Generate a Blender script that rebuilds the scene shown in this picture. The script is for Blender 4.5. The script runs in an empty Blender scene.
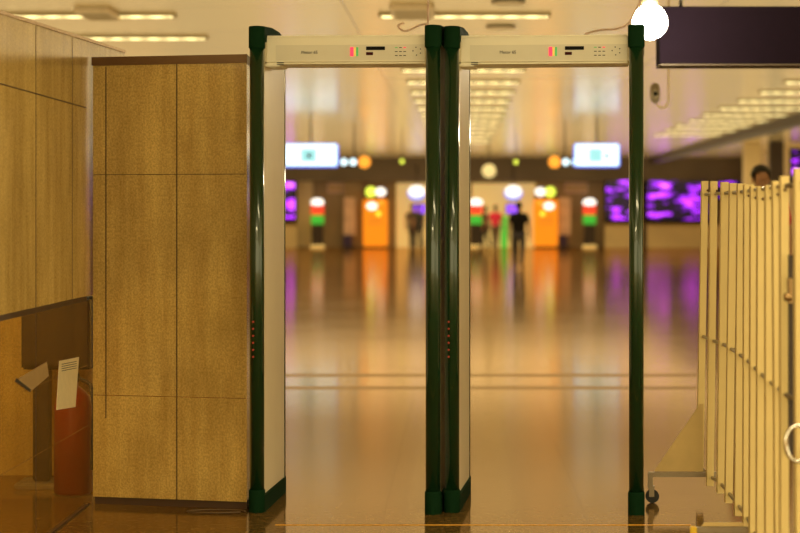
import bpy, bmesh, math, random
from mathutils import Vector, Matrix
random.seed(7)
SC = bpy.context.scene
COL = SC.collection
PI = math.pi

# ------------------------------------------------------------------ camera
H = 1.351
cam_d = bpy.data.cameras.new('camera')
cam = bpy.data.objects.new('camera', cam_d); COL.objects.link(cam)
cam.location = (0, 0, H); cam.rotation_euler = (PI/2, 0, 0)
cam_d.sensor_width = 36.0; cam_d.lens = 90.0
cam_d.shift_x = -60/800; cam_d.shift_y = -53.5/800
cam_d.clip_end = 300
cam_d.dof.use_dof = True; cam_d.dof.focus_distance = 9.1; cam_d.dof.aperture_fstop = 2.5
SC.camera = cam

# ------------------------------------------------------------------ world, lamps, exposure
W = bpy.data.worlds.new('world'); SC.world = W; W.use_nodes = True
W.node_tree.nodes['Background'].inputs[0].default_value = (1.0, 0.82, 0.42, 1)
W.node_tree.nodes['Background'].inputs[1].default_value = 2.3
SC.view_settings.view_transform = 'Standard'; SC.view_settings.look = 'None'
SC.view_settings.gamma = 1.0; SC.view_settings.use_curve_mapping = False
SC.view_settings.exposure = 0.12

def area(name, loc, rot, sx, sy, energy, col):
    d = bpy.data.lights.new(name, 'AREA'); d.shape = 'RECTANGLE'; d.size = sx; d.size_y = sy
    d.energy = energy; d.color = col
    o = bpy.data.objects.new(name, d); COL.objects.link(o); o.location = loc; o.rotation_euler = rot
    return o
area('near_fill_light', (-.6, 2.6, 3.44), (0, 0, 0), 2.6, 0.6, 110, (1, .82, .45))  # added unseen fill, brightens the camera-facing sides of the gates
area('near_fill_light', (1.6, 5.5, 3.44), (0, 0, 0), 2.4, 0.5, 60, (1, .82, .45))  # second added unseen fill, closer to the gates
area('ceiling_fill_light', (0, 46, 2.2), (PI, 0, 0), 21, 62, 1900, (1, .80, .42))  # added upward fill to brighten the ceiling, no cove exists
area('recess_fill_light', (-2.15, 8.8, 1.95), (0, 0, 0), .5, 1.4, 26, (1, .84, .50))  # added unseen fill for the objects behind the tinted glass
area('hall_luminaire_far', (0, 30, 3.40), (0, 0, 0), 12, 14, 240, (1, .78, .40))
area('hall_luminaire_far', (0, 62, 3.40), (0, 0, 0), 14, 24, 1000, (1, .78, .40))

# ------------------------------------------------------------------ materials
def new_mat(name):
    m = bpy.data.materials.new(name); m.use_nodes = True
    nt = m.node_tree
    return m, nt, nt.nodes['Principled BSDF']

def pbr(name, col, rough=0.5, metal=0.0, var=0.06, scale=14.0, bump=0.0, emit=None, estr=0.0, spec=0.5, alpha=None, trans=0.0, coat=0.0):
    m, nt, b = new_mat(name)
    b.inputs['Roughness'].default_value = rough; b.inputs['Metallic'].default_value = metal
    b.inputs['Specular IOR Level'].default_value = spec
    b.inputs['Coat Weight'].default_value = coat
    tc = nt.nodes.new('ShaderNodeTexCoord')
    n = nt.nodes.new('ShaderNodeTexNoise'); n.inputs['Scale'].default_value = scale; n.inputs['Detail'].default_value = 4
    nt.links.new(tc.outputs['Object'], n.inputs['Vector'])
    r = nt.nodes.new('ShaderNodeValToRGB')
    r.color_ramp.elements[0].position = .3; r.color_ramp.elements[1].position = .7
    r.color_ramp.elements[0].color = tuple(c*(1-var) for c in col) + (1,)
    r.color_ramp.elements[1].color = tuple(min(1, c*(1+var)) for c in col) + (1,)
    nt.links.new(n.outputs['Fac'], r.inputs[0]); nt.links.new(r.outputs[0], b.inputs['Base Color'])
    if bump:
        bp = nt.nodes.new('ShaderNodeBump'); bp.inputs['Strength'].default_value = bump; bp.inputs['Distance'].default_value = .01
        nt.links.new(n.outputs['Fac'], bp.inputs['Height']); nt.links.new(bp.outputs[0], b.inputs['Normal'])
    if emit:
        b.inputs['Emission Color'].default_value = tuple(emit)+(1,); b.inputs['Emission Strength'].default_value = estr
    if trans: b.inputs['Transmission Weight'].default_value = trans
    return m

def emis(name, col, s):
    return pbr(name, tuple(c*.5 for c in col), .4, emit=col, estr=s)

def stone_mat():
    m, nt, b = new_mat('golden polished stone')
    N, L = nt.nodes, nt.links
    tc = N.new('ShaderNodeTexCoord')
    def noise(scale, sc3, det=5):
        mp = N.new('ShaderNodeMapping'); mp.inputs['Scale'].default_value = sc3
        n = N.new('ShaderNodeTexNoise'); n.inputs['Scale'].default_value = scale; n.inputs['Detail'].default_value = det
        n.inputs['Roughness'].default_value = .65
        L.new(tc.outputs['Object'], mp.inputs[0]); L.new(mp.outputs[0], n.inputs['Vector']); return n
    big = noise(2.2, (1, 1, .6)); fine = noise(120, (1, 1, .8), 6); streak = noise(9, (1.2, 1.2, .12))
    r1 = N.new('ShaderNodeValToRGB'); e = r1.color_ramp.elements
    e[0].position = .25; e[0].color = (.44, .30, .085, 1); e[1].position = .75; e[1].color = (.84, .61, .20, 1)
    L.new(big.outputs['Fac'], r1.inputs[0])
    r2 = N.new('ShaderNodeValToRGB'); e = r2.color_ramp.elements
    e[0].position = .38; e[0].color = (.45, .41, .35, 1); e[1].position = .60; e[1].color = (1.12, 1.08, 1.0, 1)
    L.new(fine.outputs['Fac'], r2.inputs[0])
    mx = N.new('ShaderNodeMix'); mx.data_type = 'RGBA'; mx.blend_type = 'MULTIPLY'; mx.inputs[0].default_value = .55
    L.new(r1.outputs[0], mx.inputs[6]); L.new(r2.outputs[0], mx.inputs[7])
    r3 = N.new('ShaderNodeValToRGB'); e = r3.color_ramp.elements
    e[0].position = .3; e[0].color = (.72, .66, .6, 1); e[1].position = .62; e[1].color = (1, 1, 1, 1)
    L.new(streak.outputs['Fac'], r3.inputs[0])
    mx2 = N.new('ShaderNodeMix'); mx2.data_type = 'RGBA'; mx2.blend_type = 'MULTIPLY'; mx2.inputs[0].default_value = .95
    L.new(mx.outputs[2], mx2.inputs[6]); L.new(r3.outputs[0], mx2.inputs[7])
    L.new(mx2.outputs[2], b.inputs['Base Color'])
    b.inputs['Roughness'].default_value = .19
    bp = N.new('ShaderNodeBump'); bp.inputs['Strength'].default_value = .12; bp.inputs['Distance'].default_value = .004
    L.new(fine.outputs['Fac'], bp.inputs['Height']); L.new(bp.outputs[0], b.inputs['Normal'])
    return m

def floor_mat():
    m, nt, b = new_mat('polished floor tile')
    N, L = nt.nodes, nt.links
    g = N.new('ShaderNodeNewGeometry')
    n = N.new('ShaderNodeTexNoise'); n.inputs['Scale'].default_value = 26; n.inputs['Detail'].default_value = 6; n.inputs['Roughness'].default_value = .7
    L.new(g.outputs['Position'], n.inputs['Vector'])
    n2 = N.new('ShaderNodeTexNoise'); n2.inputs['Scale'].default_value = .9; n2.inputs['Detail'].default_value = 4
    L.new(g.outputs['Position'], n2.inputs['Vector'])
    r = N.new('ShaderNodeValToRGB'); e = r.color_ramp.elements
    e[0].position = .32; e[0].color = (.13, .078, .022, 1); e[1].position = .68; e[1].color = (.23, .145, .045, 1)
    L.new(n.outputs['Fac'], r.inputs[0])
    # tile joints
    br = N.new('ShaderNodeTexBrick'); br.offset = 0; br.inputs['Scale'].default_value = 1
    br.inputs['Mortar Size'].default_value = .006; br.inputs['Brick Width'].default_value = .9; br.inputs['Row Height'].default_value = .9
    br.inputs['Color1'].default_value = (1, 1, 1, 1); br.inputs['Color2'].default_value = (.93, .93, .93, 1); br.inputs['Mortar'].default_value = (.45, .42, .4, 1)
    mp = N.new('ShaderNodeMapping'); mp.inputs['Location'].default_value = (.34+.9*.0, .3, 0)
    L.new(g.outputs['Position'], mp.inputs[0]); L.new(mp.outputs[0], br.inputs['Vector'])
    mx = N.new('ShaderNodeMix'); mx.data_type = 'RGBA'; mx.blend_type = 'MULTIPLY'; mx.inputs[0].default_value = .7
    L.new(r.outputs[0], mx.inputs[6]); L.new(br.outputs[0], mx.inputs[7])
    # two dark inlaid bands crossing the hall
    sp = N.new('ShaderNodeSeparateXYZ'); L.new(g.outputs['Position'], sp.inputs[0])
    def band(c, w):
        s = N.new('ShaderNodeMath'); s.operation = 'SUBTRACT'; L.new(sp.outputs['Y'], s.inputs[0]); s.inputs[1].default_value = c
        a = N.new('ShaderNodeMath'); a.operation = 'ABSOLUTE'; L.new(s.outputs[0], a.inputs[0])
        l = N.new('ShaderNodeMath'); l.operation = 'LESS_THAN'; L.new(a.outputs[0], l.inputs[0]); l.inputs[1].default_value = w
        return l
    b1, b2 = band(15.45, .16), band(16.65, .18)
    ad = N.new('ShaderNodeMath'); ad.operation = 'MAXIMUM'; L.new(b1.outputs[0], ad.inputs[0]); L.new(b2.outputs[0], ad.inputs[1])
    mx3 = N.new('ShaderNodeMix'); mx3.data_type = 'RGBA'; L.new(ad.outputs[0], mx3.inputs[0])
    L.new(mx.outputs[2], mx3.inputs[6]); mx3.inputs[7].default_value = (.05, .032, .02, 1)
    L.new(mx3.outputs[2], b.inputs['Base Color'])
    rr = N.new('ShaderNodeMapRange'); rr.inputs['To Min'].default_value = .07; rr.inputs['To Max'].default_value = .12
    L.new(n2.outputs['Fac'], rr.inputs[0])
    ra = N.new('ShaderNodeMath'); ra.operation = 'MULTIPLY_ADD'; L.new(ad.outputs[0], ra.inputs[0]); ra.inputs[1].default_value = .16
    L.new(rr.outputs[0], ra.inputs[2]); L.new(ra.outputs[0], b.inputs['Roughness'])
    b.inputs['Specular IOR Level'].default_value = 0
    bp = N.new('ShaderNodeBump'); bp.inputs['Strength'].default_value = .05; bp.inputs['Distance'].default_value = .002
    L.new(n.outputs['Fac'], bp.inputs['Height']); L.new(bp.outputs[0], b.inputs['Normal'])
    gl = N.new('ShaderNodeBsdfGlossy'); gl.inputs['Color'].default_value = (.84, .66, .46, 1)
    L.new(ra.outputs[0], gl.inputs['Roughness']); L.new(bp.outputs[0], gl.inputs['Normal'])
    fr = N.new('ShaderNodeFresnel'); fr.inputs['IOR'].default_value = 1.23
    mxs = N.new('ShaderNodeMixShader'); L.new(fr.outputs[0], mxs.inputs[0]); L.new(b.outputs[0], mxs.inputs[1]); L.new(gl.outputs[0], mxs.inputs[2])
    L.new(mxs.outputs[0], N['Material Output'].inputs[0])
    return m

def ceiling_mat():
    m, nt, b = new_mat('glossy metal ceiling panels')
    N, L = nt.nodes, nt.links
    g = N.new('ShaderNodeNewGeometry')
    br = N.new('ShaderNodeTexBrick'); br.offset = 0; br.inputs['Scale'].default_value = 1
    br.inputs['Mortar Size'].default_value = .012; br.inputs['Brick Width'].default_value = 3.9; br.inputs['Row Height'].default_value = 2.73
    br.inputs['Color1'].default_value = (.84, .69, .38, 1); br.inputs['Color2'].default_value = (.78, .64, .35, 1); br.inputs['Mortar'].default_value = (.3, .24, .17, 1)
    mp = N.new('ShaderNodeMapping'); mp.inputs['Location'].default_value = (1.2, 1.0, 0)
    L.new(g.outputs['Position'], mp.inputs[0]); L.new(mp.outputs[0], br.inputs['Vector']); L.new(br.outputs[0], b.inputs['Base Color'])
    b.inputs['Roughness'].default_value = .2; b.inputs['Metallic'].default_value = .35
    return m

def screen_mat(name, seed, strength=1.5):
    """dark display with magenta and violet streaks and blobs"""
    m, nt, b = new_mat(name)
    N, L = nt.nodes, nt.links
    tc = N.new('ShaderNodeTexCoord')
    mp = N.new('ShaderNodeMapping'); mp.inputs['Scale'].default_value = (.75, 1, 2.6); mp.inputs['Location'].default_value = (seed, 0, seed*.7)
    mp.inputs['Rotation'].default_value = (0, .12, 0)
    n = N.new('ShaderNodeTexNoise'); n.inputs['Scale'].default_value = 1.5; n.inputs['Detail'].default_value = 2
    L.new(tc.outputs['Object'], mp.inputs[0]); L.new(mp.outputs[0], n.inputs['Vector'])
    r = N.new('ShaderNodeValToRGB'); e = r.color_ramp.elements
    e[0].position = .515; e[0].color = (.004, .001, .008, 1); e[1].position = .72; e[1].color = (.80, .16, 1, 1)
    k = e.new(.56); k.color = (.20, .01, .52, 1); k = e.new(.62); k.color = (.48, .03, .95, 1)
    L.new(n.outputs['Fac'], r.inputs[0]); L.new(r.outputs[0], b.inputs['Emission Color'])
    b.inputs['Emission Strength'].default_value = strength
    b.inputs['Base Color'].default_value = (.01, .01, .01, 1); b.inputs['Roughness'].default_value = .25
    return m

def tube_mat():
    """row of lamps behind a louvre: brightness alternates along the fitting"""
    m, nt, b = new_mat('louvred fluorescent light')
    N, L = nt.nodes, nt.links
    tc = N.new('ShaderNodeTexCoord'); sp = N.new('ShaderNodeSeparateXYZ'); L.new(tc.outputs['Object'], sp.inputs[0])
    mu = N.new('ShaderNodeMath'); mu.operation = 'MULTIPLY'; mu.inputs[1].default_value = 28; L.new(sp.outputs['X'], mu.inputs[0])
    si = N.new('ShaderNodeMath'); si.operation = 'SINE'; L.new(mu.outputs[0], si.inputs[0])
    mr = N.new('ShaderNodeMapRange'); mr.inputs['From Min'].default_value = -1; mr.inputs['To Min'].default_value = .8; mr.inputs['To Max'].default_value = 2.2
    L.new(si.outputs[0], mr.inputs[0]); L.new(mr.outputs[0], b.inputs['Emission Strength'])
    b.inputs['Emission Color'].default_value = (1, .84, .36, 1); b.inputs['Base Color'].default_value = (.8, .75, .6, 1)
    return m

M = {}
M['stone'] = stone_mat(); M['floor'] = floor_mat(); M['ceiling'] = ceiling_mat()
M['seam'] = pbr('dark joint', (.07, .035, .015), .6)
M['trim'] = pbr('brown metal trim', (.16, .085, .035), .35, .4)
M['rail'] = pbr('brass rail', (.42, .27, .12), .25, .8)
M['green'] = pbr('dark green plastic', (.007, .036, .012), .2, coat=.7, var=.1)
M['green_cap'] = pbr('dark green cap', (.006, .030, .011), .8, spec=.05, var=.1)
M['cream'] = pbr('cream laminate panel', (.93, .83, .62), .45, var=.02, scale=5)
M['bar'] = pbr('cream crossbar shell', (.92, .87, .70), .42, var=.02, scale=6)
M['silver'] = pbr('grey control strip', (.80, .76, .62), .45, var=.02)
M['black'] = pbr('black display', (.006, .006, .006), .6, spec=.1)
M['darkred'] = pbr('dark red display', (.06, .006, .008), .6, spec=.1)
M['led_red'] = pbr('red indicator', (.8, .03, .08), .4, emit=(1, .03, .10), estr=.9)
M['led_amber'] = pbr('amber indicator', (.75, .5, .08), .4, emit=(1, .6, .1), estr=.45)
M['led_green'] = pbr('green indicator', (.1, .45, .12), .4, emit=(.1, .8, .2), estr=.2)
M['led_dim'] = pbr('dim red lamp', (.25, .02, .01), .4, emit=(1, .05, .02), estr=.12)
M['ink'] = pbr('grey ink', (.04, .035, .03), .6)
M['orange_tape'] = pbr('orange tape', (1, .48, .02), .5)
M['slat'] = pbr('cream painted slat', (.74, .57, .24), .5, var=.04, scale=6)
M['slat_side'] = M['slat']
M['gusset'] = pbr('tan sheet metal', (.60, .43, .17), .5, var=.05)
M['steel'] = pbr('worn steel', (.30, .25, .18), .35, .7)
M['chrome'] = pbr('chrome', (.8, .76, .70), .12, 1.0)
M['rubber'] = pbr('black rubber', (.02, .02, .018), .6)
M['yellow'] = pbr('yellow plastic', (.85, .55, .03), .45)
M['dark'] = pbr('dark brown panel', (.045, .028, .018), .5)
M['bulkhead'] = pbr('black violet panel', (.012, .006, .012), .9, spec=.1)
M['tan_wall'] = pbr('tan wall', (.84, .68, .38), .6, scale=.8, var=.12)
M['brown_wall'] = pbr('brown wall', (.38, .285, .165), .6, scale=.6, var=.2)
M['pale'] = pbr('pale cream wall with painted glow', (.80, .62, .27), .6, scale=.8, var=.05, emit=(1, .68, .22), estr=.38)  # emission paints in the brightness of lit openings; the wall is no lamp
M['fascia'] = pbr('dark fascia', (.13, .095, .06), .6, scale=.5, var=.2)
M['tube'] = tube_mat()
M['white_metal'] = pbr('metal housing', (.42, .33, .18), .6)
M['vent'] = pbr('ceiling grille', (.72, .58, .38), .55)
M['orange'] = pbr('orange kiosk', (.85, .28, .015), .4, emit=(1, .30, .005), estr=.62)
M['sign_white'] = emis('backlit white', (.70, .92, 1.0), 1.7)
M['sign_teal'] = emis('backlit teal', (.35, .80, .85), .9)
M['sign_blue'] = emis('backlit blue', (.12, .22, .95), 1.2)
M['violet'] = emis('violet light', (.30, .08, 1.0), 1.2)
M['bulb_white'] = emis('white lamp', (1, .95, .85), 1.6)
M['bulb_yellow'] = emis('yellow lamp', (1, .75, .05), 1.5)
M['bulb_lime'] = emis('lime lamp', (.75, .9, .08), 1.5)
M['bulb_orange'] = emis('orange lamp', (1, .35, .03), 1.3)
M['globe'] = emis('cream globe', (1, .82, .36), .55)
M['lamp_glow'] = emis('bright lamp', (1, .90, .66), 60)
M['red_block'] = emis('red panel', (.95, .06, .02), .9)
M['green_block'] = emis('green panel', (.05, .55, .04), .7)
M['pink'] = pbr('pink banner', (.85, .60, .50), .6, var=.25, scale=2.5)
M['navy'] = pbr('navy', (.05, .03, .12), .6)
M['skin'] = pbr('skin', (.50, .26, .14), .55)
M['hair'] = pbr('black hair', (.012, .010, .010), .5, bump=.4, scale=60)
M['black_cloth'] = pbr('black cloth', (.012, .011, .012), .85)
M['denim'] = pbr('grey blue denim', (.10, .10, .13), .85)
M['red_cloth'] = pbr('red cloth', (.75, .03, .09), .8)
M['brown_cloth'] = pbr('brown cloth', (.14, .085, .05), .8)
M['dark_cloth'] = pbr('charcoal cloth', (.04, .035, .035), .8)
M['paper'] = pbr('paper sheet', (.80, .68, .42), .7, var=.05, scale=40)
M['card'] = pbr('brown placard', (.42, .28, .13), .5)
M['ext_red'] = pbr('red paint', (.22, .022, .010), .35)
M['cable'] = pbr('pale cable', (.75, .52, .40), .5)
M['dark_cable'] = pbr('dark cable', (.12, .07, .03), .5)
m, nt, b = new_mat('tinted glass')
b.inputs['Base Color'].default_value = (.92, .72, .42, 1); b.inputs['Roughness'].default_value = .05
tr = nt.nodes.new('ShaderNodeBsdfTransparent'); tr.inputs[0].default_value = (.86, .76, .52, 1)
gl = nt.nodes.new('ShaderNodeBsdfGlossy'); gl.inputs['Roughness'].default_value = .08; gl.inputs[0].default_value = (1, .85, .6, 1)
df = nt.nodes.new('ShaderNodeBsdfDiffuse'); df.inputs[0].default_value = (.45, .27, .09, 1)
mx0 = nt.nodes.new('ShaderNodeMixShader'); mx0.inputs[0].default_value = .05
mxs = nt.nodes.new('ShaderNodeMixShader'); fr = nt.nodes.new('ShaderNodeFresnel'); fr.inputs[0].default_value = 1.35
nt.links.new(tr.outputs[0], mx0.inputs[1]); nt.links.new(df.outputs[0], mx0.inputs[2])
mxs.inputs[0].default_value = .06; nt.links.new(mx0.outputs[0], mxs.inputs[1]); nt.links.new(gl.outputs[0], mxs.inputs[2])
nt.links.new(mxs.outputs[0], nt.nodes['Material Output'].inputs[0])
M['glass'] = m

# ------------------------------------------------------------------ helpers
def P(px, py, Y):
    """a point seen at pixel (px, py) at distance Y down the hall"""
    return Vector(((px-460)/2000*Y, Y, H-(py-213)/2000*Y))

class MB:
    def __init__(s): s.bm = bmesh.new(); s.mats = []
    def mi(s, m):
        if m is None: return 0
        if m not in s.mats: s.mats.append(m)
        return s.mats.index(m)
    def _fin(s, before, m):
        i = s.mi(m)
        for f in s.bm.faces:
            if f not in before: f.material_index = i
    def box(s, lo, hi, m=None, bev=0.0, rot=None, seg=2):
        before = set(s.bm.faces)
        lo, hi = Vector(lo), Vector(hi)
        r = bmesh.ops.create_cube(s.bm, size=1)
        vs = r['verts']; c = (lo+hi)/2; d = hi-lo
        for v in vs: v.co = Vector((v.co.x*d.x, v.co.y*d.y, v.co.z*d.z))
        if bev:
            es = list({e for v in vs for e in v.link_edges})
            r2 = bmesh.ops.bevel(s.bm, geom=es, offset=bev, segments=seg, affect='EDGES', clamp_overlap=True)
            vs = list({v for f in s.bm.faces if f not in before for v in f.verts})
        for v in vs:
            if rot: v.co = rot @ v.co
            v.co += c
        s._fin(before, m); return s
    def tube(s, pts, r, m=None, n=12, closed=False):
        before = set(s.bm.faces)
        pts = [Vector(p) for p in pts]; rs = r if isinstance(r, (list, tuple)) else [r]*len(pts)
        rings = []; N = len(pts); prev = None
        for i, p in enumerate(pts):
            if closed: t = pts[(i+1) % N]-pts[i-1]
            else: t = pts[min(i+1, N-1)]-pts[max(i-1, 0)]
            t.normalize()
            if prev is None:
                u = t.orthogonal().normalized()
            else:
                u = prev - t*prev.dot(t); u.normalize()
            prev = u; w = t.cross(u)
            rings.append([s.bm.verts.new(p+rs[i]*(math.cos(2*PI*k/n)*u+math.sin(2*PI*k/n)*w)) for k in range(n)])
        rng = range(N) if closed else range(N-1)
        for i in rng:
            a, b_ = rings[i], rings[(i+1) % N]
            for k in range(n):
                f = s.bm.faces.new((a[k], a[(k+1) % n], b_[(k+1) % n], b_[k])); f.smooth = True
        if not closed:
            s.bm.faces.new(list(reversed(rings[0]))); s.bm.faces.new(rings[-1])
        s._fin(before, m); return s
    def lathe(s, prof, m=None, c=(0, 0, 0), n=20, sx=1.0, sy=1.0):
        """prof: list of (radius, z)"""
        before = set(s.bm.faces); c = Vector(c); rings = []
        for r, z in prof:
            r = max(r, 1e-4)
            rings.append([s.bm.verts.new(c+Vector((r*sx*math.cos(2*PI*k/n), r*sy*math.sin(2*PI*k/n), z))) for k in range(n)])
        for a, b_ in zip(rings, rings[1:]):
            for k in range(n):
                f = s.bm.faces.new((a[k], a[(k+1) % n], b_[(k+1) % n], b_[k])); f.smooth = True
        s.bm.faces.new(list(reversed(rings[0]))); s.bm.faces.new(rings[-1])
        s._fin(before, m); return s
    def prism(s, poly, axis, a, b_, m=None):
        """poly of 2D points extruded along axis ('x','y','z') from a to b_"""
        before = set(s.bm.faces)
        def mk(q, t):
            if axis == 'x': return Vector((t, q[0], q[1]))
            if axis == 'y': return Vector((q[0], t, q[1]))
            return Vector((q[0], q[1], t))
        A = [s.bm.verts.new(mk(q, a)) for q in poly]; B = [s.bm.verts.new(mk(q, b_)) for q in poly]
        n = len(poly)
        s.bm.faces.new(list(reversed(A))); s.bm.faces.new(B)
        for k in range(n): s.bm.faces.new((A[k], A[(k+1) % n], B[(k+1) % n], B[k]))
        s._fin(before, m); return s
    def hexa(s, b4, t4, m=None):
        before = set(s.bm.faces)
        A = [s.bm.verts.new(Vector(p)) for p in b4]; B = [s.bm.verts.new(Vector(p)) for p in t4]
        s.bm.faces.new(list(reversed(A))); s.bm.faces.new(B)
        for k in range(4): s.bm.faces.new((A[k], A[(k+1) % 4], B[(k+1) % 4], B[k]))
        s._fin(before, m); return s
    def ball(s, c, r, m=None, sc=(1, 1, 1), u=20, v=14):
        before = set(s.bm.faces)
        rr = bmesh.ops.create_uvsphere(s.bm, u_segments=u, v_segments=v, radius=r)
        for q in rr['verts']: q.co = Vector((q.co.x*sc[0], q.co.y*sc[1], q.co.z*sc[2])) + Vector(c)
        for f in s.bm.faces:
            if f not in before: f.smooth = True
        s._fin(before, m); return s
    def build(s, name, m=None, parent=None):
        bmesh.ops.recalc_face_normals(s.bm, faces=s.bm.faces)
        me = bpy.data.meshes.new(name); s.bm.to_mesh(me); s.bm.free()
        if s.mats:
            for q in s.mats: me.materials.append(q)
        elif m: me.materials.append(m)
        o = bpy.data.objects.new(name, me); COL.objects.link(o)
        if parent: o.parent = parent
        return o

def tag(o, label, cat, group=None, kind=None):
    o['label'] = label; o['category'] = cat
    if group: o['group'] = group
    if kind: o['kind'] = kind
    return o
def empty(name, loc, rz=0):
    o = bpy.data.objects.new(name, None); COL.objects.link(o); o.empty_display_size = .1
    o.location = loc; o.rotation_euler = (0, 0, rz); return o
def copy_tree(o, parent=None):
    c = o.copy(); COL.objects.link(c)
    if parent: c.parent = parent
    for ch in [x for x in o.children]: copy_tree(ch, c)
    return c
def struct(name, mb, m=None, parent=None):
    o = mb.build(name, m, parent)
    if not parent: o['kind'] = 'structure'
    return o
def text(name, body, size, m, parent, loc, rot, label=None):
    cu = bpy.data.curves.new(name, 'FONT'); cu.body = body; cu.size = size; cu.extrude = .0006; cu.align_x = 'CENTER'; cu.align_y = 'CENTER'
    t = bpy.data.objects.new(name, cu); COL.objects.link(t)
    dg = bpy.context.evaluated_depsgraph_get(); dg.update()
    me = bpy.data.meshes.new_from_object(t.evaluated_get(dg)); bpy.data.objects.remove(t)
    me.materials.clear(); me.materials.append(m)
    o = bpy.data.objects.new(name, me); COL.objects.link(o); o.parent = parent; o.location = loc; o.rotation_euler = rot
    return o

# ------------------------------------------------------------------ setting
CZ = 3.5
struct('floor', MB().box((-12, -8, -.12), (12, 80, 0)), M['floor'])
struct('ceiling', MB().box((-12, -1, CZ), (12, 80, CZ+.1)), M['ceiling'])
struct('wall_far', MB().box((-12, 78.6, 0), (12, 78.8, CZ)), M['brown_wall'])
struct('wall_right', MB().box((11, 12, 0), (11.2, 78.6, CZ)), M['tan_wall'])
struct('wall_back_left', MB().box((-11.2, 12, 0), (-11, 78.6, CZ)), M['tan_wall'])

# stone wall on the left, standing on a tinted glass plinth
WX = -1.718
w = MB()
gz = .955
Y0, Y1 = 5.5, 10.25
def wz(y): return 2.09+(y-7.3)*.0275
w.prism([(Y0, gz+.012), (Y1, gz+.012), (Y1, wz(Y1)), (Y0, wz(Y0))], 'x', WX-.12, WX, M['stone'])
for sy, wd in ((8.10, .006), (7.32, .006), (6.5, .006), (8.86, .003)):
    w.box((WX-.001, sy-wd/2, gz+.012), (WX+.0012, sy+wd/2, wz(sy)-.004), M['seam'])
w.box((WX-.001, Y0, 1.832), (WX+.001, 9.2, 1.837), M['seam'])
w.box((WX-.001, Y0, gz-.008), (WX+.0016, 9.2, gz+.014), M['seam'])
struct('wall_left', w)
mb = MB(); mb.prism([(Y0, wz(Y0)), (Y1, wz(Y1)), (Y1, wz(Y1)+.014), (Y0, wz(Y0)+.014)], 'x', WX-.13, WX+.006)
struct('trim_1', mb, M['rail'])
g = MB()
g.box((WX-.010, Y0, .006), (WX, 9.33, gz-.008), M['glass'])
for z in (.37, .65): g.box((WX-.001, Y0 if z < .5 else 7.9, z-.0012), (WX+.0012, 9.24, z+.0012), M['rail'])
g.box((WX-.001, 8.098, .006), (WX+.0012, 8.102, gz-.01), M['seam'])
struct('window_1', g)
mb = MB(); mb.box((WX-.02, Y0, 0), (WX+.004, 9.25, .008)); struct('baseboard_left', mb, M['seam'])
# recess behind the glass
mb = MB(); mb.box((-2.62, Y0, 0), (-2.55, 10.9, wz(8))); struct('wall_recess_side', mb, M['stone'])
mb = MB(); mb.box((-2.55, 10.3, 0), (WX-.14, 10.36, 2.0)); struct('wall_recess_back', mb, M['stone'])

# stone-clad partition block
blk = empty('stone_block', (-1.704, 9.285, 0), math.atan2(-.17, .70))
tag(blk, 'freestanding block clad in golden polished stone between the left wall and the gates', 'partition')
BW = .754
FP = [(0, 0), (BW, 0), (BW-.15, .53), (.0, .55)]
mb = MB(); mb.prism(FP, 'z', .035, 2.035, M['stone'])
for sx, z0, z1, wd in ((.065, .4, 2.03, .005), (.415, .035, 2.035, .005)):
    mb.box((sx-wd/2, -.0014, z0), (sx+wd/2, .001, z1), M['seam'])
mb.box((.004, -.001, 1.527), (BW-.004, .001, 1.530), M['seam']); mb.box((.004, -.0008, .505), (BW-.004, .001, .508), M['rail'])
mb.build('body', parent=blk)
MB().prism([(-.004, -.008), (BW+.004, -.008), (BW-.145, .536), (-.004, .556)], 'z', 2.035, 2.074, M['trim']).build('top_trim', parent=blk)
MB().prism([(.004, .012), (BW-.004, .012), (BW-.155, .52), (.004, .54)], 'z', 0, .035, M['seam']).build('plinth', parent=blk)

# ------------------------------------------------------------------ ceiling fittings
def ceiling_light():
    root = empty('ceiling_light', (0, 0, 0))
    hb = MB(); hb.box((-.9, -.12, -.03), (.9, -.10, 0)).box((-.9, .10, -.03), (.9, .12, 0)).box((-.93, -.12, -.03), (-.9, .12, 0)).box((.9, -.12, -.03), (.93, .12, 0)).box((-.9, -.10, -.01), (.9, .10, 0))
    hb.build('housing', M['white_metal'], root)
    MB().box((-.9, -.045, -.04), (.9, .045, -.011), bev=.01).build('tube', M['tube'], root)
    return root
proto = ceiling_light(); first = True
rowY = [21.6+2.73*k for k in range(20)]
colname = {-4.0: ('left', 'above the stone walls'), .05: ('middle', 'above the two gates'), 6.2: ('right', 'right of the right gate')}
for cx, (side, wh) in colname.items():
    for k, y in enumerate(rowY):
        if cx == -4.0 and k > 1: continue
        if cx == .05 and (k in (1, 2) or k > 14): continue
        if cx == 6.2 and k > 12: continue
        if cx == 6.2 and k < 3: continue
        o = proto if first else copy_tree(proto); first = False
        o.location = (cx, y, CZ)
        tag(o, 'louvred ceiling light in the receding %s row, %s' % (side, wh), 'ceiling light', 'ceiling lights in the %s row%s' % (side, ' nearest' if k < 2 else ' receding'))
near = [o for o in COL.objects if o.name.startswith('ceiling_light') and o.type == 'EMPTY']
def relab(o, s): o['label'] = s; o.pop('group', None) if hasattr(o, 'pop') else None
for o in near:
    x, y = o.location.x, o.location.y
    if x == -4.0 and y < 22: o['label'] = 'ceiling light in the very top left corner, upper of the two on the left'
    if x == -4.0 and y > 22: o['label'] = 'bright ceiling light just above the stone block, lower of the two on the left'
    if abs(x-.05) < .01 and y < 22: o['label'] = 'bright ceiling light strip above the middle pair of green posts'
    if y < 25:
        if 'group' in o: del o['group']
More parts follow.
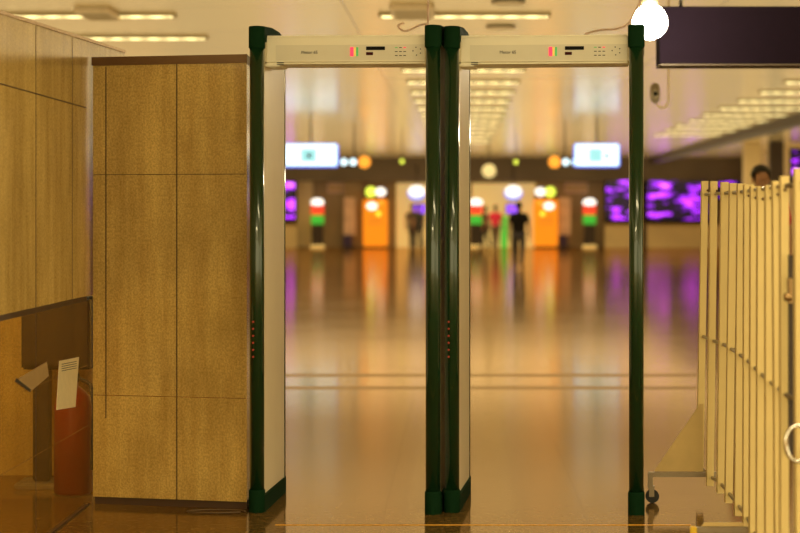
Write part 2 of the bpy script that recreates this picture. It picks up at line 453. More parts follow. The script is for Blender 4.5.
def vent(x, y, sx, sy, lab, drop=.06):
    r = empty('ceiling_grille', (x, y, CZ)); tag(r, lab, 'vent')
    MB().box((-sx/2, -sy/2, -drop), (sx/2, sy/2, 0), bev=.02).build('housing', M['vent'], r)
    mb = MB()
    for k in range(6): mb.box((-sx*.4, -sy*.4+k*sy*.15, -drop-.008), (sx*.4, -sy*.4+k*sy*.15+.03, -drop))
    mb.build('grille', M['white_metal'], r)
vent(-.50, 21.1, .46, 1.1, 'square ceiling grille hanging in front of the middle light strip')
vent(-3.85, 21.3, .38, .9, 'small dark ceiling grille between two light strips at top left')
for x, y, lab in ((.47, 23.0, 'round recessed downlight above the right gate crossbar'), (.49, 20.3, 'round recessed downlight at the top edge above the right gate')):
    MBo = MB().lathe([(.18, -.02), (.17, -.03), (.12, -.012), (.12, 0), (.18, 0)], c=(0, 0, 0))
    o = MBo.build('downlight', M['vent']); o.location = (x, y, CZ); tag(o, lab, 'downlight')

# long dark beam under the ceiling on the right
o = MB().box((7.35, 24, CZ-.22), (7.6, 78.5, CZ-.002)).build('ceiling_beam', M['dark']); tag(o, 'long dark beam running away under the ceiling at upper right', 'beam')
# dark bulkhead hanging near on the right
r = empty('overhead_bulkhead', (2.55, 13.0, 2.32)); tag(r, 'near black overhead panel spanning the upper right corner', 'overhead panel')
MB().box((-1.25, 0, 0), (1.4, .28, .375), bev=.006).build('panel', M['bulkhead'], r)
for x in (-1.1, 1.2): MB().tube([(x, .14, .37), (x, .14, CZ-2.32)], .012).build('hanger_rod', M['steel'], r)
MB().box((-1.25, -.006, -.01), (1.4, .29, 0)).build('bottom_edge', M['fascia'], r)
# bright lamp
lp = P(650, 22, 12.55)
r = empty('bright_lamp', lp); tag(r, 'glaring round lamp hanging beside the rightmost green post top', 'lamp')
MB().ball((0, 0, 0), .11).build('bulb', M['lamp_glow'], r)
MB().lathe([(.03, .08), (.05, .085), (.05, .14), (.02, .17), (.012, .2)]).build('socket', M['white_metal'], r)
MB().tube([(0, 0, .2), (0, 0, CZ-lp.z)], .008).build('cord', M['white_metal'], r)
pl = bpy.data.lights.new('lamp_light', 'POINT'); pl.energy = 45; pl.color = (1, .84, .55); pl.shadow_soft_size = .11
po = bpy.data.objects.new('lamp_light', pl); COL.objects.link(po); po.location = (lp.x-.02, lp.y-.16, lp.z-.02)
# j-arm camera
cp = P(655, 93, 17)
r = empty('surveillance_camera', cp); tag(r, 'grey ceiling camera on a hooked arm right of the rightmost green post', 'camera')
dx = .115
MB().tube([(dx, 0, CZ-cp.z), (dx, 0, -.06), (dx-.01, 0, -.10), (dx-.035, 0, -.125), (dx-.07, 0, -.125), (dx-.10, 0, -.10), (0, 0, -.05)], .010).build('arm', M['vent'], r)
MB().lathe([(.01, -.09), (.035, -.07), (.045, -.03), (.042, .05), (.025, .08), (.01, .085)]).build('housing', M['steel'], r)
MB().ball((0, -.035, -.01), .022).build('lens', M['black'], r)
# cables above crossbars
for (pts, lab, nm) in (([(640, 2), (634, 14), (628, 24), (616, 29), (600, 30), (585, 34)], 'thin pale cable sagging above the right gate crossbar', 'cable'),
                   ([(428, 24), (420, 25), (412, 29), (404, 31), (398, 26), (404, 23)], 'looped pale cable above the left gate crossbar beside the green post', 'cable')):
    q = [P(a, b_, 11.5) for a, b_ in pts]
    sm = []
    for i in range(len(q)-1):
        p0, p1, p2, p3 = q[max(i-1, 0)], q[i], q[i+1], q[min(i+2, len(q)-1)]
        for t in (0, .25, .5, .75): sm.append(.5*((2*p1)+(-p0+p2)*t+(2*p0-5*p1+4*p2-p3)*t*t+(-p0+3*p1-3*p2+p3)*t**3))
    sm.append(q[-1])
    sm = [Vector((q[0].x, q[0].y, CZ))]+sm
    o = MB().tube(sm, .006, n=8).build(nm, M['cable']); tag(o, lab, 'cable')

# ------------------------------------------------------------------ metal detector gates
def gate(px0, px1, label, textoff, yaw):
    xl = (px0-460)/2000*9.04; width = (px1-px0)/2000*9.02
    root = empty('metal_detector_gate', (xl, 9.04, 0), math.radians(-yaw))
    tag(root, label, 'metal detector')
    def side(x, inner):
        # inner: +1 when the passage lies towards +x
        s = empty('side_panel', (x, 0, 0)); s.parent = root
        MB().box((-.024, .02, .06), (.024, .635, 2.135), M['cream'], bev=.003).build('panel', parent=s)
        MB().lathe([(.033, .09), (.033, 2.11)], M['green'], n=28).build('front_post', parent=s)
        MB().lathe([(.028, .06), (.028, 2.13)], M['green'], c=(0, .645, 0), n=24).build('rear_post', parent=s)
        b_ = MB(); n = 16
        poly = [(.0375*math.cos(PI+PI*k/n), .0375*math.sin(PI+PI*k/n)) for k in range(n+1)] + [(.031*math.cos(PI*k/n), .645+.031*math.sin(PI*k/n)) for k in range(n+1)]
        b_.prism(poly, 'z', 0, .075, M['green_cap'])
        b_.lathe([(.0375, .0), (.0375, .098), (.0355, .102)], M['green_cap'], n=28)
        b_.build('base_skirt', parent=s)
        c = MB()
        c.lathe([(.0365, 2.095), (.0375, 2.098), (.0375, 2.188), (.035, 2.194), (.02, 2.196)], M['green_cap'], n=28)
        prof = [(0, 2.13), (0, 2.194), (.2, 2.206), (.42, 2.204), (.55, 2.185), (.64, 2.15), (.68, 2.12), (.68, 2.11)]
        c.prism(prof, 'x', -.036, .036, M['green_cap'])
        c.build('top_cap', parent=s)
        return s
    s1 = side(0, 1); s2 = side(width, -1)
    # six dim lamps down the left front post
    for k in range(6):
        z = H-(322+7*k-213)/2000*9
        MB().ball((-.012, -.0335, z), .0052, M['led_dim'], sc=(1, .5, 1), u=10, v=8).build('indicator_lamp', parent=s1)
    # crossbar
    x0, x1 = .022, width-.030
    bar = MB().box((x0+.004, .055, 2.028), (x1, .32, 2.158), M['bar'], bev=.010, seg=3).build('crossbar', parent=root)
    yf = .0555
    def U(px): return (px-px0)/220.5
    def Z(py): return H-(py-213)/2000*9.05
    MB().box((U(px0+17), yf-.003, Z(60)), (x1-.012, yf+.006, Z(44.5)), M['silver']).build('control_strip', parent=bar)
    o_ = px0-257 + textoff; y0 = yf-.0045
    d = MB().box((U(365+o_), y0-.002, Z(50)), (U(384+o_), yf, Z(46.4)), M['black'], bev=.001).build('display_window', parent=bar)
    MB().box((U(365+o_), y0-.002, Z(55)), (U(372+o_), yf, Z(52)), M['darkred'], bev=.001).build('status_window', parent=bar)
    for a, b2, mt, nm in ((349, 352.4, 'led_red', 'red'), (352.8, 354.6, 'led_amber', 'amber'), (355, 357.2, 'led_green', 'green')):
        q = MB().box((U(a+o_), y0-.002, Z(56)), (U(b2+o_), yf, Z(47)), M[mt]).build('level_bar', parent=bar); q['label'] = nm + ' level bar'
    kp = MB()
    for i in range(3):
        for j in range(3):
            kp.box((U(394+4.2*i+o_), y0-.001, Z(47.2+4*j+.8)), (U(396.6+4.2*i+o_), yf, Z(47.2+4*j)), M['led_red'] if (i == 2 and j == 0) else (M['led_green'] if (i, j) == (0, 0) else M['ink']))
    kp.build('keypad', parent=bar)
    for a, b2 in ((412, 51), (415, 47.5), (419.5, 49.2), (419.5, 53.3), (415.5, 55.3)):
        MB().ball((U(a+o_), y0, Z(b2)), .0028, M['black'], u=8, v=6).build('speaker_hole', parent=bar)
    text('lettering', 'Metor 6S', .020, M['ink'], bar, (U(308+o_), y0-.0005, Z(52)), (PI/2, 0, 0))
    l = MB()
    for k in range(2): l.box((U(px0+18), yf-.002, Z(61.5+1.8*k+.7)), (U(px0+25), yf+.001, Z(61.5+1.8*k)), M['ink'])
    l.build('small_label', parent=bar)
    MB().box((.026, .058, 2.018), (.095, .28, 2.030), M['bar'], bev=.003).build('bracket', parent=bar)
    return root
gate(257, 434, 'left walk-through metal detector gate, green posts, beside the stone block', 0, 4.0)
gate(452, 636, 'right walk-through metal detector gate, green posts, nearer the cream slatted barrier', 4, 5.2)

# orange floor line, floor cable
o = MB().box((-.80, 8.650, .0002), (1.0, 8.668, .0016)).build('floor_tape', M['orange_tape']); tag(o, 'thin orange line taped on the floor in front of the gates', 'floor tape')
pts = [Vector((-1.10+.13*math.cos(t), 9.02+.045*math.sin(t), .006)) for t in [2*PI*k/24 for k in range(23)]]
o = MB().tube(pts, .004, n=8).build('floor_cable', M['dark_cable']); tag(o, 'thin dark cable looped on the floor at the foot of the stone block', 'cable')

# ------------------------------------------------------------------ behind the tinted glass
# fire extinguisher
r = empty('fire_extinguisher', (-1.86, 9.62, 0)); tag(r, 'red fire extinguisher standing on the floor behind the tinted glass at lower left', 'fire extinguisher')
MB().lathe([(.080, 0), (.092, .012), (.092, .42), (.078, .47), (.045, .505), (.025, .52), (.025, .54)], n=28).build('cylinder', M['ext_red'], r)
MB().lathe([(.028, .54), (.03, .58), (.012, .59)]).box((-.012, -.10, .575), (.012, .03, .59)).box((-.010, -.09, .60), (.010, .02, .612)).build('valve_lever', M['black'], r)
MB().tube([(.02, 0, .56), (.085, -.02, .53), (.105, -.02, .42), (.10, -.02, .25), (.098, -.02, .12)], [.010, .010, .010, .012, .02]).build('hose', M['rubber'], r)
# dark cabinet on a pedestal
r = empty('pedestal_box', (-1.98, 9.88, 0)); tag(r, 'dark square box on a post behind the tinted glass', 'equipment box')
MB().box((-.18, -.04, .58), (.165, .20, .935), bev=.01).build('box', M['rubber'], r)
MB().box((-.17, -.055, .60), (.155, -.04, .92), bev=.006).build('door', M['dark'], r)
MB().box((-.125, -.03, .03), (-.045, .05, .58), bev=.006).build('post', M['dark'], r)
MB().box((-.20, -.12, 0), (.02, .12, .03), bev=.008).build('foot', M['steel'], r)
# paper and placard on the glass
def wallp(px, py):
    Y = 2*1.718/(460-px)*1000; return (Y, H-(py-213)/2000*Y)
mb = MB(); mb.prism([wallp(59, 361), wallp(78.5, 357), wallp(75, 407), wallp(56, 410)], 'x', WX+.0005, WX+.0025, M['paper'])
for k in range(4):
    a, b_ = wallp(61, 364+k*2.2), wallp(76, 361+k*2.2)
    mb.prism([a, b_, (b_[0], b_[1]-.003), (a[0], a[1]-.003)], 'x', WX+.0025, WX+.003, M['ink'])
o = mb.build('paper_notice'); tag(o, 'upright pale paper sheet stuck on the tinted glass at lower left', 'paper')
mb = MB(); mb.prism([wallp(14, 381), wallp(46, 362), wallp(48, 376), wallp(29, 392)], 'x', WX+.0005, WX+.004, M['card'])
a, b_ = wallp(14, 381), wallp(29, 392)
mb.prism([a, b_, (b_[0]+.02, b_[1]+.008), (a[0]+.02, a[1]+.01)], 'x', WX+.004, WX+.0045, M['ink'])
o = mb.build('placard'); tag(o, 'tilted brown placard with a dark edge, left of the paper sheet', 'placard')

# ------------------------------------------------------------------ slatted barrier
fb = empty('slatted_barrier', (1.1, 8.0, 0)); tag(fb, 'cream folding barrier of upright slats on castors at the right edge', 'barrier')
bl = fb.location.copy()
def toL(v): return Vector(v)-bl
# (px top, px bottom, width px, Y, py top)
slats = [(702, 697, 6.3, 9.56, 181), (711, 707, 6.6, 9.23, 181), (721.5, 717.5, 7, 8.99, 182), (730, 725.5, 7, 8.69, 183), (738, 735, 7, 8.32, 183.5),
         (744.5, 743.5, 9, 7.99, 184.5), (751, 750, 9.5, 7.63, 186), (758, 757, 10, 7.31, 186.5), (766, 766, 10, 6.97, 185), (773, 776, 10, 6.73, 181), (781, 781, 8, 6.5, 176), (795, 797, 14, 6.2, 168)]
for i, (pt, pb, wpx, Y, yt) in enumerate(slats):
    zt = H-(yt-213)/2000*Y; zb = .09; wd = wpx*1.02/2000*Y if i < 5 else wpx/2000*Y; dp = .045
    yb = 213+(H-zb)*2000/Y
    xt = (pt-460)/2000*Y; xb = (pb-460)/2000*Y
    s = MB()
    # shallow channel: face plus two returns
    def seg(a0, a1, d0, d1, zoff=0):
        s.hexa([toL((xb+a0, Y+d0, zb)), toL((xb+a1, Y+d0, zb)), toL((xb+a1, Y+d1, zb)), toL((xb+a0, Y+d1, zb))],
               [toL((xt+a0, Y+d0, zt)), toL((xt+a1, Y+d0, zt)), toL((xt+a1, Y+d1, zt+zoff)), toL((xt+a0, Y+d1, zt+zoff))], M['slat'])
    seg(0, wd, 0, .006); seg(0, .005, .006, dp); seg(wd-.005, wd, .006, dp)
    o = s.build('slat', parent=fb)
    e = MB()
    for zz in (zt-.045, .76):
        f_ = (zz-zb)/(zt-zb); x = xb+(xt-xb)*f_
        e.ball(toL((x+wd*.5 if i > 4 else x+wd*.9, Y-.003, zz)), .0055, M['trim'], u=8, v=6)
    e.build('screw', parent=o)
# linking bars behind the slats
for zz in (1.44, .76, .13):
    pts = []
    for (pt, pb, wpx, Y, yt) in slats:
        f_ = (zz-.09)/1.4; x = ((pb-460)+(pt-pb)*f_)/2000*Y + wpx/4000*Y
        pts.append(toL((x+.004, Y+.06, zz)))
    MB().tube(pts, .008, n=8).build('link_bar', M['steel'], fb)
# base frames with castors and gussets
def frame(Yf, xl, xr, cap):
    zr = .144
    MB().box(toL((xl, Yf-.015, zr-.022)), toL((xr, Yf+.015, zr)), M['steel'], bev=.003).build('base_rail', parent=fb)
    MB().box(toL((xl, Yf-.015, zr-.075)), toL((xl+.022, Yf+.015, zr-.02)), M['steel'], bev=.002).build('rail_leg', parent=fb)
    c = empty('castor', (0, 0, 0)); c.parent = fb; c.location = toL((xl+.008, Yf, 0))
    MB().box((-.004, -.014, .030), (.020, -.010, .075)).box((-.004, .010, .030), (.020, .014, .075)).box((-.006, -.016, .07), (.022, .016, .080)).build('fork', M['steel'], c)
    MB().tube([(.012, -.009, .032), (.012, .009, .032)], .0315, n=20).build('wheel', M['rubber'], c)
    if cap: MB().box(toL((xl-.006, Yf-.018, zr-.028)), toL((xl+.02, Yf+.018, zr+.003)), M['yellow'], bev=.003).build('end_cap', parent=fb)
frame(9.32, .876, 1.25, False); frame(7.69, .89, 1.18, True)
MB().prism([(.905-bl.x, .145), (1.135-bl.x, .145), (1.135-bl.x, .46), (1.12-bl.x, .46)], 'y', 9.335-bl.y, 9.340-bl.y, M['gusset']).build('gusset', parent=fb)
MB().prism([(.93-bl.x, .145), (1.09-bl.x, .145), (1.09-bl.x, .16), (.94-bl.x, .16)], 'y', 7.70-bl.y, 7.705-bl.y, M['gusset']).build('gusset', parent=fb)
# handle and latch at the near end
MB().box(toL(P(789, 455, 6.45)), toL(P(795, 255, 6.47)), M['dark']).build('dark_gap_strip', parent=fb)  # added dark strip standing in for the shaded gap beside the last slat
c = P(797, 443, 6.1)
MB().tube([toL(c+Vector((.045*math.cos(t)*.8, -.01, .055*math.sin(t)))) for t in [2*PI*k/20 for k in range(20)]], .007, n=10, closed=True).build('handle', M['chrome'], fb)
c = P(788, 297, 6.4)
MB().lathe([(.012, -.012), (.015, 0), (.012, .012)], c=toL(c)).box(toL(c+Vector((0, -.006, -.02))), toL(c+Vector((.014, .02, .06)))).build('latch', M['rail'], fb)

# ------------------------------------------------------------------ far end of the hall
FY = 78.0
K = FY/2000
def FX(px): return (px-460)*K
def FZ(py): return H-(py-213)*K
o = MB().box((-11.9, FY-.4, FZ(181)), (11, FY+.5, CZ-.002)).build('trim_2', M['fascia']); o['kind'] = 'structure'
def panel(nm, x0, x1, y0, y1, mt, y=FY+.3, d=.15):
    o = MB().box((FX(x0), y, max(FZ(y1), .002)), (FX(x1), y+d, FZ(y0)), bev=.01).build(nm, M[mt]); return o
for k, (a, b_) in enumerate(((396, 430), (472, 536))):
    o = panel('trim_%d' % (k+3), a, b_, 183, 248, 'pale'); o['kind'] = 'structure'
o = panel('trim_5', 296, 312, 181, 247, 'tan_wall'); o['kind'] = 'structure'
o = panel('trim_6', 344, 362, 181, 247, 'brown_wall'); o['kind'] = 'structure'
# information screens
def screen(x0, x1, y0, y1, lab, seed, y=FY-.2, st=2.4):
    r = empty('information_screen', (FX((x0+x1)/2), y, FZ(y1)), 0); tag(r, lab, 'screen')
    w_ = (x1-x0)*K/2; h_ = (y1-y0)*K
    if y < 70: q = y/2000; r.location = ((x0+x1)/2*q-460*q, y, H-(y1-213)*q); w_ = (x1-x0)*q/2; h_ = (y1-y0)*q
    MB().box((-w_, 0, 0), (w_, .15, h_), bev=.02).build('frame', M['black'], r)
    MB().box((-w_+.08, -.01, .1), (w_-.08, .002, h_-.1)).build('display', screen_mat('purple display %d' % seed, seed, st), r)
screen(262, 297, 180, 221, 'purple lit screen seen through the left gate at its left edge', 3)
screen(604, 642, 166, 222, 'purple lit screen seen through the right gate behind its right post', 5)
screen(645, 708, 166, 222, 'wide purple lit screen right of the right gate', 9)
screen(716, 765, 164, 200, 'purple lit screen behind the top of the slatted barrier', 14, y=FY-.1)
screen(790, 804, 148, 186, 'tall violet blue lit screen at the right edge above the barrier', 21, y=62)
# counters under the screens
def counter(x0, x1, lab):
    r = empty('service_counter', (FX((x0+x1)/2), FY-.6, 0)); tag(r, lab, 'counter'); w_ = (x1-x0)*K/2
    MB().box((-w_, 0, 0), (w_, .5, .86)).build('body', M['tan_wall'], r)
    MB().box((-w_-.03, -.05, .86), (w_+.03, .55, .92), bev=.01).build('worktop', M['gusset'], r)
counter(264, 298, 'tan counter under the left purple screen')
counter(604, 640, 'tan counter under the purple screen behind the right post')
counter(646, 738, 'long tan counter under the wide purple screen')
# orange kiosks
def kiosk(cx, lab, fl):
    r = empty('ticket_kiosk', (FX(cx), FY-.8, 0)); tag(r, lab, 'kiosk'); w_ = 12*K
    MB().box((-w_, 0, .06), (w_, .55, 1.88), bev=.04).build('body', M['orange'], r)
    MB().box((-w_*.95, .02, 0), (w_*.95, .5, .06)).build('base', M['dark'], r)
    MB().lathe([(.20, -.02), (.20, .02)], n=24).build('lit_panel', M['bulb_white'], r)
    q = r.children[-1]; q.rotation_euler = (PI/2, 0, 0); q.scale = (1, .7, 1); q.location = (-fl*.12, -.02, 1.62)
    MB().ball((fl*.23, -.02, 1.78), .10, sc=(1, .3, 1)).build('amber_button', M['bulb_orange'], r)
    MB().ball((fl*.13, -.02, 1.32), .09, sc=(1, .3, 1)).build('coin_lamp', M['bulb_yellow'], r)
    mb = MB()
    for k in range(2): mb.box((-w_*.6, -.012, .95+.18*k), (w_*.6, 0, .98+.18*k))
    mb.build('slot', M['card'], r)
    r2 = empty('kiosk_lamps', (FX(cx), FY-.45, FZ(192))); tag(r2, 'pair of round lamps, yellow-green and white, over the '+('left' if fl > 0 else 'right')+' orange kiosk', 'lamps')
    MB().box((-.42, .06, -.289), (.42, .2, .1)).build('bracket', M['dark'], r2)
    MB().ball((-fl*.18, 0, 0), .20, sc=(1, .4, 1)).build('yellow_lamp', M['bulb_lime'], r2)
    MB().ball((fl*.20, 0, 0), .20, sc=(1, .4, .8)).build('white_lamp', M['bulb_white'], r2)
kiosk(376, 'orange ticket kiosk seen through the left gate', 1)
kiosk(545, 'orange ticket kiosk seen through the right gate', -1)
# oval lit signs
def oval(cx, lab):
    r = empty('oval_sign', (FX(cx), FY-.5, FZ(192))); tag(r, lab, 'sign')
    MB().ball((0, .05, -.05), .35, sc=(1, .22, .78)).build('blue_rim', M['sign_blue'], r)
    MB().ball((0, -.03, .02), .31, sc=(1, .22, .72)).build('lit_face', M['bulb_white'], r)
    MB().tube([(0, .06, .25), (0, .06, CZ-.3-FZ(192))], .02).build('hanger', M['dark'], r)
oval(417, 'white lit oval sign with blue rim seen through the left gate'); oval(513, 'white lit oval sign with blue rim above the walking man')
for cx, lab in ((420, 'small violet lit display under the oval sign in the left gate'), (512, 'small violet lit display beside the walking man\'s head')):
    r = empty('small_display', (FX(cx), FY-.35, FZ(214))); tag(r, lab, 'display')
    MB().box((-.26, 0, 0), (.26, .06, .40), bev=.03).build('case', M['black'], r)
    MB().box((-.22, -.012, .04), (.22, .004, .36), bev=.005).build('display', M['violet'], r)
    MB().box((-.04, .02, -FZ(214)+.01), (.04, .06, 0)).build('stand', M['dark'], r)
# red and green totems
for cx, lab in ((318.5, 'red and green lit totem with a white lamp, seen through the left gate'), (476, 'red and green lit totem beside the middle green posts in the right gate'), (588.5, 'red and green lit totem left of the purple screen in the right gate')):
    r = empty('totem', (FX(cx), FY-.7, 0)); tag(r, lab, 'totem')
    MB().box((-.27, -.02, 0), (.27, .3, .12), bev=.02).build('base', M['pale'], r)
    MB().box((-.22, 0, .12), (.22, .25, .92)).build('pillar', M['dark'], r)
    MB().box((-.24, 0, .92), (.24, .25, 1.28)).build('green_panel', M['green_block'], r)
    MB().box((-.24, 0, 1.28), (.24, .25, 1.66)).build('red_panel', M['red_block'], r)
    MB().ball((0, .1, 1.76), .25, sc=(1, .6, .62)).build('white_lamp', M['bulb_white'], r)
# pink banners
for cx, lab in ((350, 'pink standing banner left of the orange kiosk in the left gate'), (564.5, 'pink standing banner right of the orange kiosk in the right gate')):
    r = empty('standing_banner', (FX(cx), FY-.3, 0)); tag(r, lab, 'banner')
    MB().box((-.23, 0, .5), (.23, .03, 1.95)).build('sheet', M['pink'], r)
    MB().box((-.26, -.06, .06), (.10, .09, .5), bev=.02).build('box', M['navy'], r)
    MB().box((-.24, -.12, 0), (.24, .14, .06), bev=.01).build('foot', M['dark'], r)
# faint plaques on the wall
for cx, lab in ((338, 'small pinkish wall plaque above the left banner'), (577, 'small pinkish wall plaque above the right totem')):
    r = empty('wall_plaque', (FX(cx), FY+.55, FZ(193))); tag(r, lab, 'plaque')
    MB().box((-.45, 0, 0), (.45, .05, .42)).build('board', M['pink'], r)
    mb = MB()
    for k in range(3): mb.box((-.36+.27*k, -.01, .1), (-.17+.27*k, 0, .32))
    mb.build('panels', M['gusset'], r)
# ------------------------------------------------------------------ signs at mid distance, hung from the ceiling
SY = 46.0
def hang_sign(x0, x1, y0, y1, lab):
    a = P(x0, y1, SY); b_ = P(x1, y0, SY); w_ = (b_.x-a.x)/2; h_ = b_.z-a.z
    r = empty('hanging_sign', (a.x+w_, SY, a.z)); tag(r, lab, 'sign')
    MB().box((-w_, 0, 0), (w_, .18, h_), bev=.03).build('case', M['sign_blue'], r)
    MB().box((-w_+.035, -.012, .035), (w_-.035, .004, h_-.02), bev=.004).build('lit_face', M['sign_white'], r)
    MB().box((-w_*.35, -.016, h_*.22), (w_*.22, -.010, h_*.78)).build('teal_patch', M['sign_teal'], r)
    MB().ball((w_*.42 if x0 > 400 else -w_*.05-.0, -.016, h_*.48), .05, sc=(1, .2, 1.2)).build('emblem', M['denim'], r)
    MB().tube([(0, .09, h_), (0, .09, CZ-a.z)], .02).build('hanger', M['dark'], r)
hang_sign(283, 338, 143.5, 167, 'white backlit hanging sign in the left gate'); hang_sign(574, 620, 143.5, 167, 'white backlit hanging sign in the right gate')
for s, cx, lab in ((1, 354, 'dark bracket of round lamps, one orange, beside the left hanging sign'), (-1, 565, 'dark bracket of round lamps, one orange, beside the right hanging sign')):
    c = P(cx, 162, 50)
    r = empty('lamp_cluster', c); tag(r, lab, 'lamps')
    MB().box((-.36, .04, -.13), (.36, .14, .13), bev=.02).build('bracket', M['dark'], r)
    MB().ball((s*.26, 0, 0), .15, sc=(1, .4, 1)).build('orange_lamp', M['bulb_orange'], r)
    for q in (-.02, -.25): MB().ball((s*q, 0, 0), .085, sc=(1, .4, 1)).build('white_lamp', M['sign_white'], r)
    MB().tube([(0, .09, .12), (0, .09, CZ-c.z)], .02).build('hanger', M['dark'], r)
for cx, cy, rad, mt, lab in ((489, 171, .19, 'globe', 'pale round clock face hanging near the middle of the right gate'), (516, 162, .055, 'bulb_lime', 'tiny bright spotlight right of the hanging clock'), (402, 161.5, .055, 'bulb_lime', 'tiny bright spotlight near the right post of the left gate')):
    c = P(cx, cy, 55)
    r = empty('hanging_clock' if rad > .1 else 'spotlight', c); tag(r, lab, 'clock' if rad > .1 else 'spotlight')
    MB().ball((0, 0, 0), rad, sc=(1, .35 if rad > .1 else 1, 1)).build('face' if rad > .1 else 'bulb', M[mt], r)
    MB().tube([(0, .08, 0), (0, .08, CZ-c.z)], .015 if rad < .1 else .02).build('hanger', M['dark'], r)

# columns beyond the barrier
for px, Y, wd, mt, lab in ((752, 62, .5, 'tan_wall', 'tan square column beyond the barrier left of the dark column'), (776, 60, .42, 'dark', 'dark column beyond the right end of the barrier')):
    x = (px-460)/2000*Y
    o = MB().box((-wd/2, -wd/2, 0), (wd/2, wd/2, CZ-.001), bev=.02).build('column', M[mt]); o.location = (x, Y, 0); tag(o, lab, 'column')

# ------------------------------------------------------------------ people
def skin_mesh(chains, rad, sub=2):
    """one continuous skinned surface; joints shared by name"""
    me = bpy.data.meshes.new('tmp'); names = list(rad.keys())
    vs = [rad[n][0] for n in names]; idx = {n: i for i, n in enumerate(names)}
    es = []
    for ch in chains:
        for a, b_ in zip(ch, ch[1:]): es.append((idx[a], idx[b_]))
    me.from_pydata(vs, es, [])
    ob = bpy.data.objects.new('tmp', me); COL.objects.link(ob)
    ob.modifiers.new('s', 'SKIN')
    for n, i in idx.items():
        r_ = rad[n][1]; sv = me.skin_vertices[0].data[i]
        sv.radius = r_ if isinstance(r_, tuple) else (r_, r_); sv.use_root = (i == 0)
    ss = ob.modifiers.new('u', 'SUBSURF'); ss.levels = sub; ss.render_levels = sub
    dg = bpy.context.evaluated_depsgraph_get(); dg.update()
    out = bpy.data.meshes.new_from_object(ob.evaluated_get(dg))
    bpy.data.objects.remove(ob); bpy.data.meshes.remove(me)
    for p in out.polygons: p.use_smooth = True
    return out
def link_mesh(nm, me, mt, parent):
    me.materials.clear(); me.materials.append(mt)
    o = bpy.data.objects.new(nm, me); COL.objects.link(o); o.parent = parent; return o
def person(loc, rz, h, lab, shirt, trousers, stride=.18, swing=.1, long_hair=False):
    s = h/1.75
    r = empty('person', loc, rz); tag(r, lab, 'person'); r.scale = (s, s, s)
    V = Vector; J = {}
    J['pelvis'] = (V((0, 0, .95)), (.155, .115)); J['waist'] = (V((0, 0, 1.10)), (.155, .105)); J['chest'] = (V((0, 0, 1.32)), (.185, .12))
    J['neckb'] = (V((0, 0, 1.46)), .062); J['neck'] = (V((0, -.01, 1.53)), .052)
    J['jaw'] = (V((0, -.025, 1.585)), (.058, .066)); J['head'] = (V((0, -.012, 1.66)), (.074, .092)); J['crown'] = (V((0, 0, 1.72)), (.055, .068))
    ch = [['pelvis', 'waist', 'chest', 'neckb', 'neck', 'jaw', 'head', 'crown']]
    def limb(side):
        x = side; t = 'L' if side < 0 else 'R'; st = stride*side; sw = -swing*side
        J['hip'+t] = (V((.09*x, 0, .90)), .085); J['thigh'+t] = (V((.10*x, -.5*st-.01, .68)), .072)
        J['knee'+t] = (V((.10*x, -st*.9-.02, .49)), .054); J['calf'+t] = (V((.10*x, -st*1.0+.01+max(0, -st)*.3, .33)), .048)
        ay = -st*1.15+.03+max(0, -st)*.55; az = .085+max(0, -st)*.18
        J['ankle'+t] = (V((.10*x, ay, az)), .036); J['ball'+t] = (V((.11*x, ay-.12, max(.035, az-.055))), (.042, .030)); J['toe'+t] = (V((.112*x, ay-.19, .028)), (.032, .022))
        ch.append(['pelvis', 'hip'+t, 'thigh'+t, 'knee'+t, 'calf'+t, 'ankle'+t, 'ball'+t, 'toe'+t])
        J['sho'+t] = (V((.19*x, 0, 1.41)), .066); J['elb'+t] = (V((.262*x, -.3*sw+.02, 1.13)), .040)
        J['wri'+t] = (V((.262*x, -sw-.04, .90)), .027); J['palm'+t] = (V((.262*x, -sw-.055, .83)), (.026, .040))
        ch.append(['chest', 'sho'+t, 'elb'+t, 'wri'+t, 'palm'+t])
    limb(-1); limb(1)
    me = skin_mesh(ch, J)
    bm = bmesh.new(); bm.from_mesh(me)
    mbp = MB(); mbp.bm.free(); mbp.bm = bm
    for side, t in ((-1, 'L'), (1, 'R')):
        p = J['palm'+t][0]
        for k, ln in enumerate((.065, .075, .07, .055)):
            y = -.030+.020*k
            mbp.tube([p+V((0, y, -.015)), p+V((-.006*side, y, -.045)), p+V((-.014*side, y+.003, -.045-ln*.5)), p+V((-.028*side, y+.004, -.045-ln*.85))], [.0095, .009, .008, .006], n=8)
        mbp.tube([p+V((-.004*side, -.02, .02)), p+V((-.012*side, -.05, -.015)), p+V((-.018*side, -.058, -.045))], [.011, .010, .007], n=8)
        mbp.ball((.076*side, .002, 1.635), .022, sc=(.4, .8, 1.3), u=10, v=8)
    mbp.tube([(0, -.098, 1.665), (0, -.112, 1.635), (0, -.108, 1.625)], [.008, .014, .010], n=8)
    for e in (-.03, .03): mbp.ball((e, -.092, 1.655), .011, u=10, v=8)
    mbp.tube([(-.024, -.094, 1.597), (0, -.10, 1.596), (.024, -.094, 1.597)], [.004, .007, .004], n=8)
    bm.to_mesh(me); bm.free()
    link_mesh('body', me, M['skin'], r)
    # clothing: same joints, slightly fuller
    def grow(names, extra, over={}):
        d = {}
        for n in names:
            p, q = J[n]; q = over.get(n, q)
            d[n] = (p.copy(), tuple(a+extra for a in q) if isinstance(q, tuple) else q+extra)
        return d
    for t, x in (('L', -1), ('R', 1)):
        J['slv'+t] = (J['sho'+t][0].lerp(J['elb'+t][0], .7), .050)
    sh = grow(['waist', 'pelvis', 'chest', 'neckb', 'shoL', 'slvL', 'shoR', 'slvR'], .017)
    link_mesh('shirt', skin_mesh([['pelvis', 'waist', 'chest', 'neckb'], ['chest', 'shoL', 'slvL'], ['chest', 'shoR', 'slvR']], sh), M[shirt], r)
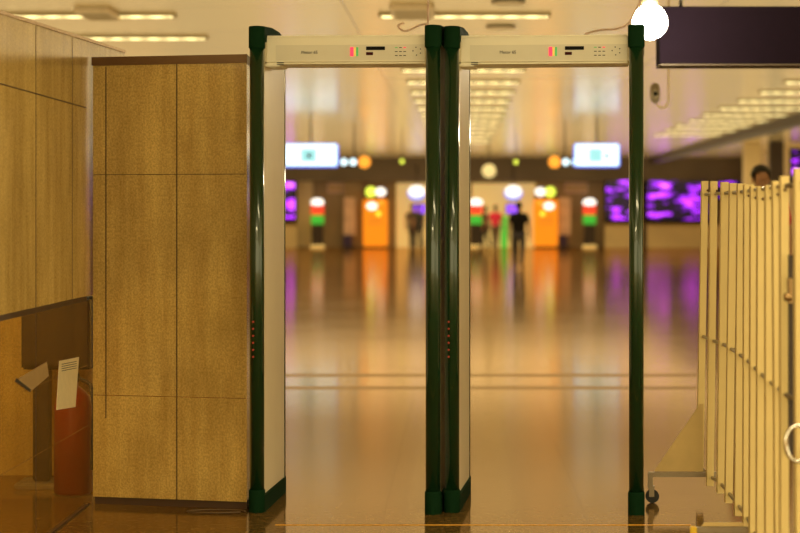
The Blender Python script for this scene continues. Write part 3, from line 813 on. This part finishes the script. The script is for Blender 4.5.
    tn = ['pelvis'] + [a+t for t in 'LR' for a in ('hip', 'thigh', 'knee', 'calf', 'ankle')]
    link_mesh('trousers', skin_mesh([['pelvis']+[a+t for a in ('hip', 'thigh', 'knee', 'calf', 'ankle')] for t in 'LR'], grow(tn, .014)), M[trousers], r)
    for t in 'LR':
        link_mesh('shoe', skin_mesh([['ankle'+t, 'ball'+t, 'toe'+t]], grow(['ankle'+t, 'ball'+t, 'toe'+t], .010)), M['rubber'], r)
    hb = MB().ball((0, .016, 1.69), .094, sc=(.92, 1.08, .95))
    # keep the face clear
    for v in list(hb.bm.verts):
        if v.co.y < -.055 and v.co.z < 1.70: hb.bm.verts.remove(v)
    for v in hb.bm.verts:
        v.co += V((math.sin(v.co.x*160), math.sin(v.co.z*190), math.cos(v.co.y*170)))*.003
    if long_hair: hb.tube([(0, .06, 1.66), (0, .075, 1.56), (0, .07, 1.44)], [.07, .06, .035], n=10)
    hb.build('hair', M['hair'], r)
    return r
def gpos(px, py):
    Y = H*2000/(py-213); return ((px-460)/2000*Y, Y, 0)
person(gpos(519, 269), PI*.96, 1.60, 'person in black shirt and grey jeans walking away in the right gate', 'black_cloth', 'denim', .17, .12)
p = gpos(413, 249); person((p[0], 74.0, 0), PI*.9, 1.66, 'dim person in brown top standing beyond the left gate, near its right post', 'brown_cloth', 'dark_cloth', .08, .05)
person((FX(419)*74/78, 73.0, 0), PI*1.2, 1.6, 'dim person in charcoal clothes partly behind the left gate\'s right post', 'dark_cloth', 'dark_cloth', .08, .05)
person(((495.5-460)/2000*72, 72, 0), PI*.9, 1.62, 'person in red top standing left of the walking man', 'red_cloth', 'brown_cloth', .08, .05)
person(((485-460)/2000*75.5, 75.5, 0), PI*1.4, 1.58, 'person in brown top between the totem and the red-shirted person', 'brown_cloth', 'dark_cloth', .08, .05)
person(((761-460)/2000*18, 18, 0), .12, 1.76, 'dark haired person whose head shows above the slatted barrier', 'red_cloth', 'denim', .05, .04)
# green floor-standing strip beside the red-shirted person
o = MB().box((-.12, 0, .01), (.12, .1, 1.25), bev=.02).build('green_display_stand', M['green_block']); o.location = (FX(504), FY-.3, 0); tag(o, 'narrow green lit stand right of the red-shirted person', 'display stand')
